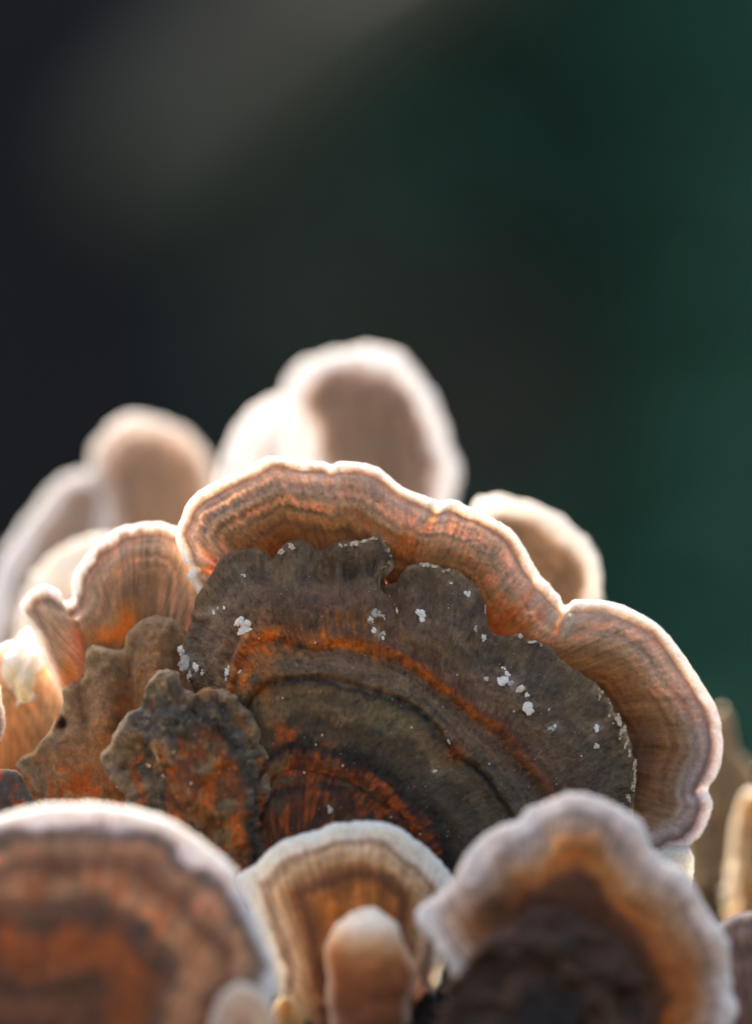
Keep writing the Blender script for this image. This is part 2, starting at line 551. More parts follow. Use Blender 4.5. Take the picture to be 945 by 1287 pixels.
main_rim = [(262, 800), (252, 770), (246, 747), (238, 731), (235, 716), (226, 700), (220, 675), (226, 650), (234, 632), (252, 616), (280, 602), (317, 584),
            (337, 574), (369, 575), (389, 578), (417, 581), (437, 580), (465, 582), (481, 590), (502, 608), (522, 618), (543, 627), (556, 629),
            (570, 629), (600, 641), (626, 654), (647, 669), (664, 696), (681, 722), (698, 744), (711, 756), (733, 753), (767, 755), (806, 771),
            (836, 793), (857, 819), (879, 853), (900, 889), (909, 926), (906, 969), (894, 990), (896, 1020), (883, 1050), (866, 1065),
            (840, 1078), (800, 1092), (770, 1100)]
main_in = [(285, 800), (280, 770), (290, 740), (320, 722), (370, 716), (420, 716), (460, 712), (500, 745), (540, 745), (575, 760), (592, 800),
           (612, 826), (650, 828), (690, 850), (715, 880), (740, 925), (752, 970), (755, 1030), (750, 1080)]

def main_depth(g):
    # the margin bends away at the top, its lobes wave, two radial seams pinch it
    y = 1.1 * np.sin(g.t * 23 + 0.8) * g.r ** 2 * 0.5
    y = y - 1.3 * np.sin(np.clip(g.r, 0, 1) * math.pi) * 0.6
    y = y + 1.2 * sm(0.72, 1.0, g.t) * g.r
    return y

def main_relief(g):
    h = 0.035 * fbm(g.t * 260, g.d / 60, o=3, seed=41) * sm(0, 25, g.d)
    h = h + 0.20 * vnoise(g.d / 9.0, g.t * 6, seed=43) * sm(8, 30, g.d) + 0.28 * fbm(g.t * 26, g.d / 90, o=3, seed=44) * sm(0, 40, g.d)
    h = h - 0.22 * np.exp(-((g.d - 15) / 4.0) ** 2)                 # the groove behind the white rim
    for u0, v0, u1, v1, a, wd in ((556, 629, 540, 665, 0.55, 5), (711, 756, 698, 800, 0.75, 5), (681, 722, 655, 770, 0.4, 6),
                                  (417, 581, 413, 615, 0.35, 5), (238, 715, 262, 720, 0.5, 4), (894, 992, 862, 1000, 0.35, 6)):
        ex, ey = u1 - u0, v1 - v0
        L = math.hypot(ex, ey)
        s_ = ((g.u - u0) * ex + (g.v - v0) * ey) / L
        q = ((g.u - u0) * ey - (g.v - v0) * ex) / L
        h = h - a * np.exp(-(q / wd) ** 2) * sm(-12, 2, s_) * (1 - sm(L * 0.7, L * 1.5, s_))
        h = h + 0.5 * a * np.exp(-((np.abs(q) - 2.4 * wd) / (1.5 * wd)) ** 2) * sm(-12, 2, s_) * (1 - sm(L * 0.7, L * 1.5, s_))
    return h

NEW_STOPS = [(0, (246, 242, 238)), (7, (242, 236, 230)), (11, (216, 202, 188)), (15, (170, 146, 127)), (18, (190, 166, 146)), (27, (218, 194, 170)),
             (34, (198, 168, 140)), (41, (212, 180, 146)), (50, (180, 138, 100)), (58, (198, 152, 108)), (66, (168, 114, 70)), (76, (182, 122, 70)), (86, (144, 88, 46)), (98, (160, 92, 40)),
             (120, (122, 72, 36)), (150, (86, 54, 38))]
_ng = fresh(NEW_STOPS, 3, 1.0, 0.06, 5.0, 0.10)
def main_col(g):
    c = _ng(g)
    # left half is darker and browner low down, orange stains at the old cap's edge
    o = np.exp(-(((g.u - 635) / 30) ** 2 + ((g.v - 780) / 24) ** 2)) + 0.8 * np.exp(-(((g.u - 512) / 20) ** 2 + ((g.v - 690) / 22) ** 2)) \
        + 0.7 * np.exp(-(((g.u - 345) / 14) ** 2 + ((g.v - 690) / 14) ** 2)) + 0.6 * np.exp(-(((g.u - 262) / 12) ** 2 + ((g.v - 712) / 18) ** 2))
    o = o * (0.75 + 0.5 * vnoise(g.t * 300, g.d / 20, seed=55))
    c = mix(c, rgb(196, 92, 18), o * 0.9)
    rp = sm(0.70, 0.86, g.t)  # right end: lilac tones paint the bluish sky-lit shade into the pigment
    lil = ramp(g.d + 3 * fbm(g.u / 30, g.v / 30, seed=59), [(0, (214, 210, 220)), (8, (206, 202, 212)), (13, (176, 168, 178)), (18, (128, 104, 104)), (24, (160, 146, 148)),
                     (38, (182, 164, 156)), (46, (150, 112, 88)), (62, (146, 100, 70)), (85, (114, 74, 50)), (120, (66, 46, 40))])
    c = mix(c, lil, rp * 0.75)
    sp = sm(0.66, 0.8, fbm(g.u / 3.2, g.v / 3.2, o=2, seed=57)) * sm(18, 40, g.d)
    return c * (1 - 0.14 * sp)[..., None]
gm = cap('new_growth', [(main_in, 4.4), (main_rim, 4.4)], M_NEW, main_col, N=1000, rows=(110,), depth=main_depth, relief=main_relief,
         th=1.7, th0=0.5, thk=45, parent=big, round_px=10, seed=2)

def fuzz(g, n, seed, parent):
    rng = np.random.default_rng(seed)
    p = g.pos[-2]; o_ = g.pos[-2] - g.pos[-5]
    o_ = o_ / np.linalg.norm(o_, axis=-1, keepdims=True)
    tg = np.gradient(p, axis=0); tg = tg / np.linalg.norm(tg, axis=-1, keepdims=True)
    k = rng.integers(3, p.shape[0] - 3, n)
    clump = 0.6 + 0.8 * np.clip(fbm(k / 14.0, 0.3, o=3, seed=seed), 0, 1)
    L = (rng.uniform(0.05, 0.24, n) * clump * 1e-3)[:, None]
    back = rng.uniform(0, 0.35e-3, n)[:, None]
    base = p[k] + g.n[-2][k] * 1e-5 - o_[k] * 0.2 * back + np.array([0, 1, 0]) * back
    d = o_[k] + tg[k] * rng.normal(0, 0.45, n)[:, None] + rng.normal(0, 0.3, (n, 3))
    d = d / np.linalg.norm(d, axis=1, keepdims=True)
    w_ = 0.009e-3
    t2 = tg[k] * w_
    v = np.stack([base - t2, base + t2, base + d * L + 0.25 * t2, base + d * L - 0.25 * t2], 1)
    o = link_mesh('fuzz', v.reshape(-1, 3), np.arange(n * 4).reshape(n, 4), M_FUZZ, parent, smooth=False)
    o['kind'] = 'stuff'
fuzz(gm, 4200, 5, big)

# the dark old cap lying over it
R5 = [(262, 905), (250, 880), (240, 858), (232, 838), (229, 815), (239, 791), (244, 759), (260, 727), (280, 699), (304, 689), (329, 689), (344, 701),
      (361, 682), (385, 681), (401, 691), (425, 683), (457, 679), (477, 673), (489, 687), (498, 703), (488, 728), (510, 713), (530, 707), (554, 714), (575, 716), (589, 726),
      (604, 741), (610, 771), (621, 797), (650, 799), (668, 806), (690, 814), (700, 827), (724, 844), (750, 861), (767, 887), (784, 917),
      (797, 951), (801, 986), (797, 1029), (785, 1075), (760, 1110)]
R4 = [(282, 910), (290, 870), (300, 831), (318, 800), (348, 797), (381, 808), (425, 803), (461, 807), (497, 819), (522, 835), (554, 860), (596, 894),
      (626, 913), (651, 943), (673, 969), (690, 999), (702, 1050), (705, 1110)]
R3 = [(300, 930), (312, 885), (335, 862), (384, 852), (425, 856), (471, 869), (506, 881), (532, 896), (557, 924), (577, 952), (600, 970), (626, 999), (645, 1030), (655, 1070), (655, 1115)]
R2 = [(318, 1000), (325, 970), (341, 952), (364, 942), (405, 947), (435, 957), (476, 978), (506, 1003), (532, 1023), (549, 1054), (556, 1085), (556, 1118)]
R1 = [(328, 1040), (334, 1012), (345, 998), (379, 990), (425, 993), (455, 1008), (480, 1030), (500, 1060), (508, 1090), (508, 1120)]
R0 = [(345, 1120), (355, 1108), (380, 1098), (410, 1098), (440, 1106), (450, 1122)]

def old_relief(g):
    wv = g.w + 0.05 * fbm(g.u / 40, g.v / 40, seed=61, o=3)
    h = 0.35 * fbm(g.u / 60, g.v / 60, seed=63, o=4) + 0.08 * fbm(g.u / 7, g.v / 7, seed=64, o=3) + 0.10 * vnoise(wv * 7, g.t * 4, seed=62)
    h = h - 0.55 * np.exp(-((wv - 3.0) / 0.035) ** 2) + 0.25 * np.exp(-((wv - 3.15) / 0.14) ** 2)
    h = h + 0.45 * np.exp(-((wv - 4.0) / 0.10) ** 2) - 0.25 * np.exp(-((wv - 3.85) / 0.04) ** 2)
    h = h + 0.9 * (1 - sm(1.96, 2.04, wv + 0.05 * fbm(g.u / 9, g.v / 9, seed=66, o=3))) + 0.8 * (1 - sm(0.96, 1.03, wv + 0.05 * fbm(g.u / 9, g.v / 9, seed=67)))
    h = h + 0.25 * np.sin(wv * 9) * sm(4.1, 4.3, wv)
    rip = np.sin(g.t * 60 + 5 * fbm(g.u / 50, g.v / 50, seed=68)) * sm(4.5, 5.0, g.w) * 0.12
    h = h + rip
    # dents just below the ragged edge
    for u0, v0, a, s_ in ((411, 712, 1.0, 8), (440, 714, 0.9, 11), (470, 708, 0.5, 9), (375, 712, -0.5, 12), (426, 696, -0.5, 9), (458, 694, -0.5, 9), (330, 720, 0.5, 14), (492, 730, 0.6, 9), (548, 752, 0.4, 14), (570, 738, -0.4, 12), (700, 850, -0.5, 22), (640, 840, 0.4, 16)):
        h = h - a * np.exp(-(((g.u - u0) / s_) ** 2 + ((g.v - v0) / (s_ * 1.4)) ** 2))
    pit = sm(0.66, 0.85, fbm(g.u / 4.5, g.v / 4.5, o=2, seed=69)) * 0.07
    return h - pit

cr_list = [(309, 790, 16, 26, 15), (302, 782, 8, 16, 35), (473, 772, 14, 8, 20), (466, 782, 8, 12, -20), (470, 792, 9, 9, 0), (480, 797, 8, 6, 0), (481, 803, 6, 6, 0), (482, 776, 5, 9, 0),
           (528, 772, 14, 12, 30), (531, 779, 7, 8, 0), (588, 747, 10, 8, 30), (607, 768, 6, 16, -10), (600, 791, 11, 10, 0), (610, 801, 11, 7, -15), (611, 853, 7, 9, 0),
           (632, 857, 12, 14, 30), (640, 846, 10, 9, 0), (643, 859, 9, 10, 0), (652, 868, 12, 9, 20), (660, 875, 8, 7, 0), (663, 890, 14, 15, 40), (655, 864, 7, 7, 0),
           (690, 916, 15, 6, 0), (697, 913, 6, 5, 0), (751, 915, 8, 10, 0), (750, 938, 9, 8, 0), (634, 838, 6, 9, -40), (690, 893, 5, 5, 0),
           (288, 848, 8, 30, 28), (302, 845, 8, 6, 0), (246, 838, 9, 16, -30), (252, 846, 6, 10, 30), (236, 832, 14, 22, 20), (233, 818, 10, 12, 0), (241, 848, 7, 20, 10),
           (266, 768, 9, 6, 35), (280, 763, 6, 5, 0), (272, 764, 5, 6, 0), (303, 718, 8, 4, 10), (566, 736, 5, 4, 0), (565, 933, 5, 6, 0), (547, 970, 6, 5, 0), (416, 1015, 6, 13, -25)]

def old_col(g):
    n1 = fbm(g.u / 45, g.v / 45, seed=71, o=4)
    n2 = fbm(g.u / 14, g.v / 14, seed=72, o=4)
    n3 = fbm(g.u / 4, g.v / 4, seed=73, o=3)
    fibr = vnoise(g.t * 260, g.w * 2.2, seed=74)
    wv = g.w + 0.09 * n1 + 0.05 * n2 + 0.03 * fibr
    c = ramp(wv, [(0, (70, 42, 30)), (0.8, (88, 44, 24)), (0.97, (60, 36, 28)), (1.05, (100, 52, 24)), (1.6, (112, 52, 22)), (1.93, (92, 44, 22)),
                  (2.02, (54, 42, 32)), (2.25, (90, 74, 56)), (2.6, (116, 98, 74)), (2.85, (124, 103, 78)), (3.0, (80, 62, 48)),
                  (3.15, (124, 102, 80)), (3.3, (112, 92, 74)), (3.5, (132, 106, 84)), (3.7, (112, 86, 66)), (3.8, (128, 90, 64)), (3.92, (134, 76, 36)), (4.0, (142, 68, 26)), (4.07, (134, 90, 60)),
                  (4.2, (118, 92, 72)), (4.35, (126, 101, 80)), (4.55, (106, 86, 68)), (4.7, (118, 97, 76)), (4.9, (108, 89, 68)), (5.0, (132, 108, 80))])
    c = c * (1 + 0.17 * vnoise(wv * 13, g.t * 3, seed=76) + 0.12 * vnoise(wv * 31, g.t * 5, seed=80))[..., None]
    c = c * np.array([1.03, 0.955, 0.85])
    # zone patches: bluish-green lower right, lighter grey right painting a soft highlight, brownish upper middle
    low = sm(900, 1040, g.v) * sm(430, 560, g.u)
    c = mix(c, rgb(66, 64, 58), 0.6 * low * (g.w > 2.0) * (0.7 + 0.5 * n2))
    c = mix(c, rgb(132, 84, 56), 0.65 * np.exp(-(((g.u - 430) / 110) ** 2 + ((g.v - 770) / 36) ** 2)))
    c = mix(c, rgb(120, 116, 76), 0.55 * np.exp(-(((g.u - 505) / 40) ** 2 + ((g.v - 900) / 22) ** 2)))
    c = mix(c, rgb(128, 112, 94), 0.5 * np.exp(-(((g.u - 700) / 60) ** 2 + ((g.v - 850) / 36) ** 2)) * (0.7 + 0.6 * n2))
    # bright orange where the band is worn
    band = np.exp(-((wv - 3.97) / 0.085) ** 2)
    lft = 1 - sm(380, 640, g.u)
    c = mix(c, rgb(228, 112, 14), band * (0.30 + 0.75 * lft) * (0.75 + 0.6 * n2 + 0.3 * fibr))
    left = np.exp(-(((g.u - 318) / 24) ** 2 + ((g.v - 838) / 42) ** 2)) + 0.9 * np.exp(-(((g.u - 352) / 44) ** 2 + ((g.v - 806) / 15) ** 2)) \
        + 0.35 * np.exp(-(((g.u - 425) / 55) ** 2 + ((g.v - 790) / 26) ** 2)) * (0.6 + 1.1 * fibr)
    c = mix(c, rgb(230, 110, 12), left * (0.7 + 0.7 * n2 + 0.35 * fibr) * 0.95)
    n5 = 0.8 * fbm(g.t * 16 + 0.3 * n1, wv * 4.5, seed=78, o=5) + 0.45 * vnoise(g.t * 90, g.w * 1.5, seed=79)
    red = (sm(-0.05, 0.5, n5) + np.exp(-((wv - 1.75) / 0.2) ** 2) * sm(-0.3, 0.3, n5)) * (g.w < 2.02) * 0.8
    c = mix(c, rgb(188, 86, 18), red)
    c = mix(c, rgb(98, 88, 62), sm(0.2, 0.6, fbm(g.t * 11, wv * 5, seed=77, o=5)) * (g.w < 2.0) * 0.75)
    orow = np.exp(-(((g.u - 370) / 40) ** 2 + ((g.v - 925) / 16) ** 2))
    c = mix(c, rgb(186, 78, 16), orow * sm(-0.15, 0.5, n2))
    crack = np.exp(-((wv - 3.0) / 0.028) ** 2) * sm(330, 380, g.u)
    c = mix(c, rgb(48, 38, 34), crack * 0.8)
    c = mix(c, rgb(190, 84, 20), np.exp(-(((g.u - 572) / 13) ** 2 + ((g.v - 946) / 12) ** 2)) * 0.9)
    # torn cream lip on stretches of the edge
    lip = (1 - sm(3.0, 7.0, g.d + 3 * n3)) * np.clip(
        np.exp(-((g.u - 455) / 40) ** 2) + np.exp(-((g.u - 358) / 14) ** 2) + 0.8 * np.exp(-((g.u - 540) / 30) ** 2) + 0.7 * np.exp(-((g.u - 670) / 26) ** 2) + sm(740, 765, g.u), 0, 1) * (g.w > 4.5)
    c = mix(c, rgb(196, 164, 130), lip * (0.6 + 0.5 * n2))
    for u0, v0, a_, b_, r_ in cr_list:
        q = np.exp(-(((g.u - u0) / (a_ * 0.5 + 4)) ** 2 + ((g.v - v0) / (b_ * 0.5 + 4)) ** 2))
        c = mix(c, rgb(158, 142, 124), q * sm(-0.3, 0.5, n2 + 0.5 * n3) * 0.55)
    c = c * 0.87 * (1 + 0.16 * n2 + 0.12 * n3 + 0.06 * fibr + 0.10 * n1)[..., None]
    pit = sm(0.62, 0.8, fbm(g.u / 4.5, g.v / 4.5, o=2, seed=69))
    c = c * (1 - 0.16 * pit)[..., None]
    return c

def old_depth(g):
    return (-1.6 * np.sin(np.clip((g.w - 1.5) / 3.5, 0, 1) * math.pi) + 1.6 * sm(4.4, 5.0, g.w) ** 1.5
            + 0.5 * np.sin(g.t * 17 + 0.6) * sm(3.2, 5.0, g.w) + 0.3 * np.sin(g.t * 41 + 2) * sm(4.2, 5, g.w))
go = cap('old_cap', [(R0, -2.6), (R1, -2.8), (R2, -2.4), (R3, -1.4), (R4, -0.2), (R5, 1.0)], M_OLD, old_col, N=900, rows=(16, 20, 28, 36, 36, 64),
         depth=old_depth, relief=old_relief, th=1.7, th0=0.7, thk=30, parent=big, round_px=7, under=(190, 160, 130), wob=0.7, seed=5)

# white crumbs stuck on the old cap
def ico(sub=2):
    import bmesh
    bm = bmesh.new()
    bmesh.ops.create_icosphere(bm, subdivisions=sub, radius=1.0)
    v = np.array([p.co[:] for p in bm.verts]); f = np.array([[q.index for q in fc.verts] for fc in bm.faces])
    bm.free()
    return v, f
ICO3, ICO1 = ico(2), ico(1)
def crumb(g, u, v, wpx, hpx, rot=0, seed=0, mat=None, parent=None, lift=0.25, name='crumb'):
    p, n = at(g, u, v)
    rng = np.random.default_rng(seed)
    tz = Vector((0, 0, 1)); xa = tz.cross(n); xa.normalize(); xa = -xa; ya = n.cross(xa); ya = -ya if ya.z < 0 else ya
    cr, sr = math.cos(R(rot)), math.sin(R(rot))
    X = np.array(xa) * cr + np.array(ya) * sr
    Y_ = -np.array(xa) * sr + np.array(ya) * cr
    N_ = np.array(n)
    a, b = wpx * 0.54 * S, hpx * 0.54 * S
    m = min(a, b)
    V, F = ICO3
    k_n = int(np.clip(5 + wpx * hpx / 14, 5, 22))
    vs, fs, off = [], [], 0
    for i in range(k_n):
        an, rr = rng.uniform(0, 6.283), math.sqrt(rng.uniform(0, 1)) * 0.8
        rad = m * rng.uniform(0.18, 0.6) * (1.25 - 0.5 * rr)
        k = 1 + 0.45 * fbm(V[:, 0] * 1.7 + 9 * i + seed, V[:, 1] * 1.7, V[:, 2] * 1.7, seed=seed + i, o=3)
        q = V * k[:, None] * rad * np.array([rng.uniform(0.8, 1.4), rng.uniform(0.7, 1.6), 0.42])
        cx, cy = math.cos(an) * rr * a, math.sin(an) * rr * b
        q = np.outer(q[:, 0] + cx, X) + np.outer(q[:, 1] + cy, Y_) + np.outer(q[:, 2] + rad * rng.uniform(0.1, 0.5), N_)
        vs.append(q + np.array(p)); fs.append(F + off); off += len(V)
    link_mesh(name, np.concatenate(vs), np.concatenate(fs), mat or M_CRUMB, parent)
for i, (u, v, a_, b_, r_) in enumerate(cr_list):
    crumb(go, u, v, a_, b_, r_, 100 + i, M_GREY if i % 5 == 2 else M_CREAM if i in (5, 14, 18, 22, 25, len(cr_list) - 1) else M_CRUMB, big)
rnd = random.Random(4)
edge_pts = [(754, 868), (758, 876), (766, 884), (770, 897), (776, 908), (783, 922), (788, 935), (793, 948), (797, 960), (798, 975), (797, 988), (796, 1003)]
for i, (u, v) in enumerate(edge_pts):
    crumb(go, u - 3 + rnd.uniform(-2, 2), v, rnd.uniform(4, 9), rnd.uniform(14, 24), 32 - i * 3.4 + rnd.uniform(-8, 8), 200 + i, M_CREAM, big)
for i, (u, v) in enumerate([(432, 684), (445, 681), (458, 679), (470, 676), (481, 678), (487, 689), (493, 697), (364, 685), (357, 692), (535, 709), (546, 713), (560, 715), (655, 800), (668, 807), (680, 810)]):
    crumb(go, u + rnd.uniform(-2, 2), v + 2, rnd.uniform(10, 16), rnd.uniform(4, 8), rnd.uniform(-30, 30), 300 + i, M_CREAM, big)

def dust(g, n, box, seed, parent, name='dust'):
    rng = np.random.default_rng(seed)
    V, F = ICO1
    vs, fs, k = [], [], 0
    us, vv = rng.uniform(box[0], box[2], n), rng.uniform(box[1], box[3], n)
    gu, gv = g.u.ravel(), g.v.ravel()
    for i in range(n):
        j = np.argmin((gu - us[i]) ** 2 + (gv - vv[i]) ** 2)
        if (gu[j] - us[i]) ** 2 + (gv[j] - vv[i]) ** 2 > 9:
            continue
        r_ = S * rng.uniform(0.35, 0.6 + 0.9 * (rng.random() < 0.12))
        vs.append(V * r_ + g.pos.reshape(-1, 3)[j] + g.n.reshape(-1, 3)[j] * r_ * 0.5); fs.append(F + k); k += len(V)
    o = link_mesh(name, np.concatenate(vs), np.concatenate(fs), M_CRUMB, parent)
    o['kind'] = 'stuff'
dust(go, 260, (300, 720, 790, 1060), 3, big)

# pale lower lobe showing under the right end
cap('lower_lobe', [([(800, 1090), (815, 1110), (830, 1140)], 3.0), ([(845, 1060), (868, 1066), (873, 1085), (871, 1112), (862, 1132), (850, 1150)], 5.0)],
    M_PALE, lambda g: np.broadcast_to(rgb(226, 214, 198), g.u.shape + (3,)) * (1 + 0.05 * fbm(g.u / 8, g.v / 8, seed=9))[..., None], N=80, rows=(24,), th=1.2, parent=big, seed=7)

# ------------------------------------------------------------------ 2 gnarled dark bracket at its foot
gn = thing('bracket_fungus', 'gnarled small dark bracket with knobbly edge and rust patches, at left foot of the largest', 'bracket fungus', 250, 1080, -6)
kn_rim = [(340, 1095), (340, 1040), (341, 1005), (342, 978), (336, 935), (320, 900), (306, 884), (290, 868), (272, 861), (254, 862), (244, 872), (230, 868), (221, 853), (208, 843), (194, 846), (181, 860),
          (171, 884), (152, 904), (145, 921), (138, 937), (126, 947), (128, 962), (146, 983), (156, 1000), (166, 1018), (180, 1050), (200, 1095)]
kn_mid = [(318, 1100), (312, 1060), (310, 1020), (306, 985), (292, 945), (276, 922), (256, 908), (238, 906), (222, 914), (210, 932), (204, 955), (206, 980), (210, 1010), (220, 1050), (232, 1098)]
kn_base = [(290, 1110), (285, 1085), (270, 1070), (255, 1070), (245, 1085), (242, 1108)]
def kn_relief(g):
    h = 0.9 * fbm(g.u / 34, g.v / 34, seed=81, o=3) + 0.26 * fbm(g.u / 14, g.v / 14, seed=82, o=5)
    h = h + 0.8 * (1 - sm(1.0, 1.12, g.w + 0.12 * fbm(g.u / 14, g.v / 14, seed=83, o=3))) * 1.0
    for u0, v0, a, s_ in ((196, 955, -1.6, 13), (215, 860, 0.8, 16), (240, 885, -0.7, 10), (160, 930, 0.5, 14), (270, 880, 0.6, 14)):
        h = h + a * np.exp(-(((g.u - u0) / s_) ** 2 + ((g.v - v0) / s_) ** 2))
    h = h + 0.5 * np.exp(-((g.d - 10) / 6.0) ** 2) - 0.35 * np.exp(-((g.d - 24) / 7.0) ** 2)
    return h
def kn_col(g):
    n6 = fbm(g.u / 7, g.v / 7, seed=89, o=4)
    n1 = fbm(g.u / 30, g.v / 30, seed=84, o=4); n2 = fbm(g.u / 13, g.v / 13, seed=85, o=4); n4 = fbm(g.u / 24, g.v / 24, seed=88, o=4)
    wv = g.w + 0.16 * n1 + 0.05 * n2
    c = ramp(wv, [(0, (104, 70, 42)), (0.5, (116, 66, 32)), (0.85, (120, 64, 30)), (0.95, (80, 58, 44)), (1.05, (76, 68, 58)), (1.40, (94, 82, 70)),
                  (1.55, (100, 78, 62)), (1.75, (124, 103, 80)), (2, (144, 120, 92))])
    c = mix(c, rgb(172, 80, 28), np.exp(-((wv - 1.56) / 0.06) ** 2) * sm(-0.35, 0.2, n4) * 0.95)
    c = mix(c, rgb(180, 86, 24), sm(0.0, 0.5, n4) * (1 - sm(0.88, 0.95, wv)) * 0.85)
    c = mix(c, rgb(118, 104, 74), sm(0.15, 0.45, fbm(g.u / 22, g.v / 22, seed=86, o=4)) * (1 - sm(0.85, 0.95, wv)) * 0.8)
    c = mix(c, rgb(60, 64, 70), 0.7 * np.exp(-(((g.u - 182) / 20) ** 2 + ((g.v - 900) / 22) ** 2)))
    c = mix(c, rgb(178, 100, 44), np.exp(-(((g.u - 200) / 13) ** 2 + ((g.v - 955) / 20) ** 2)) * sm(-0.5, 0.2, n2))
    c = mix(c, rgb(184, 150, 108), np.exp(-(((g.u - 193) / 7) ** 2 + ((g.v - 948) / 20) ** 2)) * sm(-0.1, 0.4, n2))
    c = mix(c, rgb(150, 72, 28), 0.8 * np.exp(-(((g.u - 255) / 14) ** 2 + ((g.v - 869) / 8) ** 2)))
    c = mix(c, rgb(134, 120, 94), 0.7 * np.exp(-(((g.u - 318) / 14) ** 2 + ((g.v - 925) / 40) ** 2)))
    c = mix(c, rgb(158, 140, 108), (1 - sm(2, 5, g.d + 2 * n2)) * sm(300, 330, g.u) * 0.8)
    c = mix(c, rgb(40, 34, 30), sm(0.3, 0.6, n6) * 0.35)
    c = mix(c, rgb(150, 132, 104), sm(0.38, 0.6, -n6) * 0.5)
    return c * (1 + 0.16 * n2 + 0.10 * fbm(g.u / 4, g.v / 4, seed=87, o=2))[..., None]
gk = cap('cap', [(kn_base, -4.6), (kn_mid, -4.6), (kn_rim, -2.9)], M_OLD, kn_col, N=520, rows=(40, 70), relief=kn_relief, th=2.2, th0=1.1, thk=20,
         parent=gn, round_px=10, under=(150, 125, 95), wob=1.2, seed=9)
dust(gk, 60, (140, 880, 340, 1070), 5, gn)
for i, (u, v, a_, b_, r_) in enumerate([(181, 962, 8, 4, 10), (194, 950, 5, 14, 10), (203, 975, 18, 6, 20)]):
    crumb(gk, u, v, a_, b_, r_, 400 + i, M_CREAM, gn)

# ------------------------------------------------------------------ 3 middle left bracket
lf = thing('bracket_fungus', 'fluted tan bracket left of the largest, with rounded white-edged lobe and grey-brown old cap', 'bracket fungus', 150, 1020, 6)
l_rim = [(96, 930), (80, 895), (68, 866), (57, 840), (46, 815), (36, 790), (28, 779), (24, 767), (27, 755), (40, 744), (60, 741), (76, 744), (84, 748), (90, 722), (104, 699), (127, 677), (147, 662), (174, 656), (200, 655), (220, 660),
         (240, 672), (256, 695), (264, 730), (266, 770), (262, 820)]
l_in = [(130, 930), (130, 900), (126, 875), (122, 855), (122, 842), (128, 838), (140, 838), (155, 836), (168, 818), (180, 806), (198, 802), (214, 806), (224, 820), (230, 850)]
def l_relief(g):
    h = 0.05 * fbm(g.t * 150, g.d / 60, o=3, seed=91) * sm(0, 20, g.d) - 0.2 * np.exp(-((g.d - 17) / 5) ** 2)
    for u0, v0, u1, v1, a, wd in ((84, 748, 106, 830, 0.9, 6),):
        ex, ey = u1 - u0, v1 - v0
        L = math.hypot(ex, ey)
        s_ = ((g.u - u0) * ex + (g.v - v0) * ey) / L
        q = ((g.u - u0) * ey - (g.v - v0) * ex) / L
        h = h - a * np.exp(-(q / wd) ** 2) * sm(-12, 2, s_) * (1 - sm(L * 0.7, L * 1.3, s_))
    q2 = ((g.u - 55) * 110 - (g.v - 742) * 42) / 117.7
    h = h + 0.9 * np.exp(-(q2 / 16) ** 2) * sm(0.2, 0.7, g.r) * (g.u < 110)
    h = h + 0.25 * vnoise(g.d / 12, g.t * 4, seed=92) * sm(10, 30, g.d)
    return h
_l = fresh([(0, (244, 240, 236)), (9, (240, 232, 226)), (14, (196, 174, 158)), (19, (150, 122, 102)), (26, (184, 152, 124)), (48, (178, 140, 108)), (70, (160, 116, 82)), (84, (150, 108, 78)),
            (100, (140, 92, 58)), (112, (110, 72, 48)), (130, (150, 92, 50)), (160, (110, 70, 46))], 12, 1.0, 0.10, 6)
def l_col(g):
    c = _l(g)
    o = np.exp(-(((g.u - 135) / 28) ** 2 + ((g.v - 800) / 13) ** 2)) + np.exp(-(((g.u - 160) / 14) ** 2 + ((g.v - 780) / 22) ** 2)) + 0.8 * np.exp(-(((g.u - 88) / 14) ** 2 + ((g.v - 850) / 24) ** 2))
    return mix(c, rgb(216, 124, 40), o * 0.85)
gl = cap('new_growth', [(l_in, 6.0), (l_rim, 8.0)], M_NEW, l_col, N=520, rows=(90,), relief=l_relief, depth=lambda g: -1.5 * np.sin(g.r * math.pi) * 0.7,
    th=1.6, th0=0.5, thk=40, parent=lf, round_px=11, seed=13)
fuzz(gl, 2000, 6, lf)
lo_rim = [(50, 1040), (42, 1008), (27, 978), (18, 964), (22, 954), (43, 941), (60, 921), (76, 888), (79, 866), (90, 858), (102, 850), (104, 832), (107, 817), (116, 811), (134, 814), (148, 815), (160, 794), (177, 779),
          (200, 774), (220, 780), (234, 794), (246, 815), (252, 850), (252, 900), (250, 950)]
lo_base = [(130, 1080), (140, 1060), (155, 1050), (170, 1050), (185, 1060), (195, 1080)]
def lo_col(g):
    n1 = fbm(g.u / 34, g.v / 34, seed=94, o=4); n2 = fbm(g.u / 11, g.v / 11, seed=95, o=4)
    c = ramp(g.d + 10 * n1, [(0, (180, 152, 116)), (5, (160, 130, 98)), (25, (146, 113, 84)), (50, (164, 116, 78)), (80, (152, 102, 62)), (130, (140, 88, 50))])
    c = mix(c, rgb(150, 88, 46), 0.5 * np.exp(-(((g.u - 170) / 30) ** 2 + ((g.v - 880) / 60) ** 2)) * sm(-0.3, 0.5, n2))  # orange-brown patch paints the light coming through the thin cap
    c = mix(c, rgb(160, 70, 22), sm(925, 1000, g.v) * sm(0.0, 0.5, n2) * 0.8)
    c = mix(c, rgb(60, 26, 20), np.exp(-(((g.u - 79) / 6) ** 2 + ((g.v - 909) / 8) ** 2)) * 1.2)
    return c * (1 + 0.13 * n2 + 0.08 * fbm(g.u / 5, g.v / 5, seed=96, o=2))[..., None]
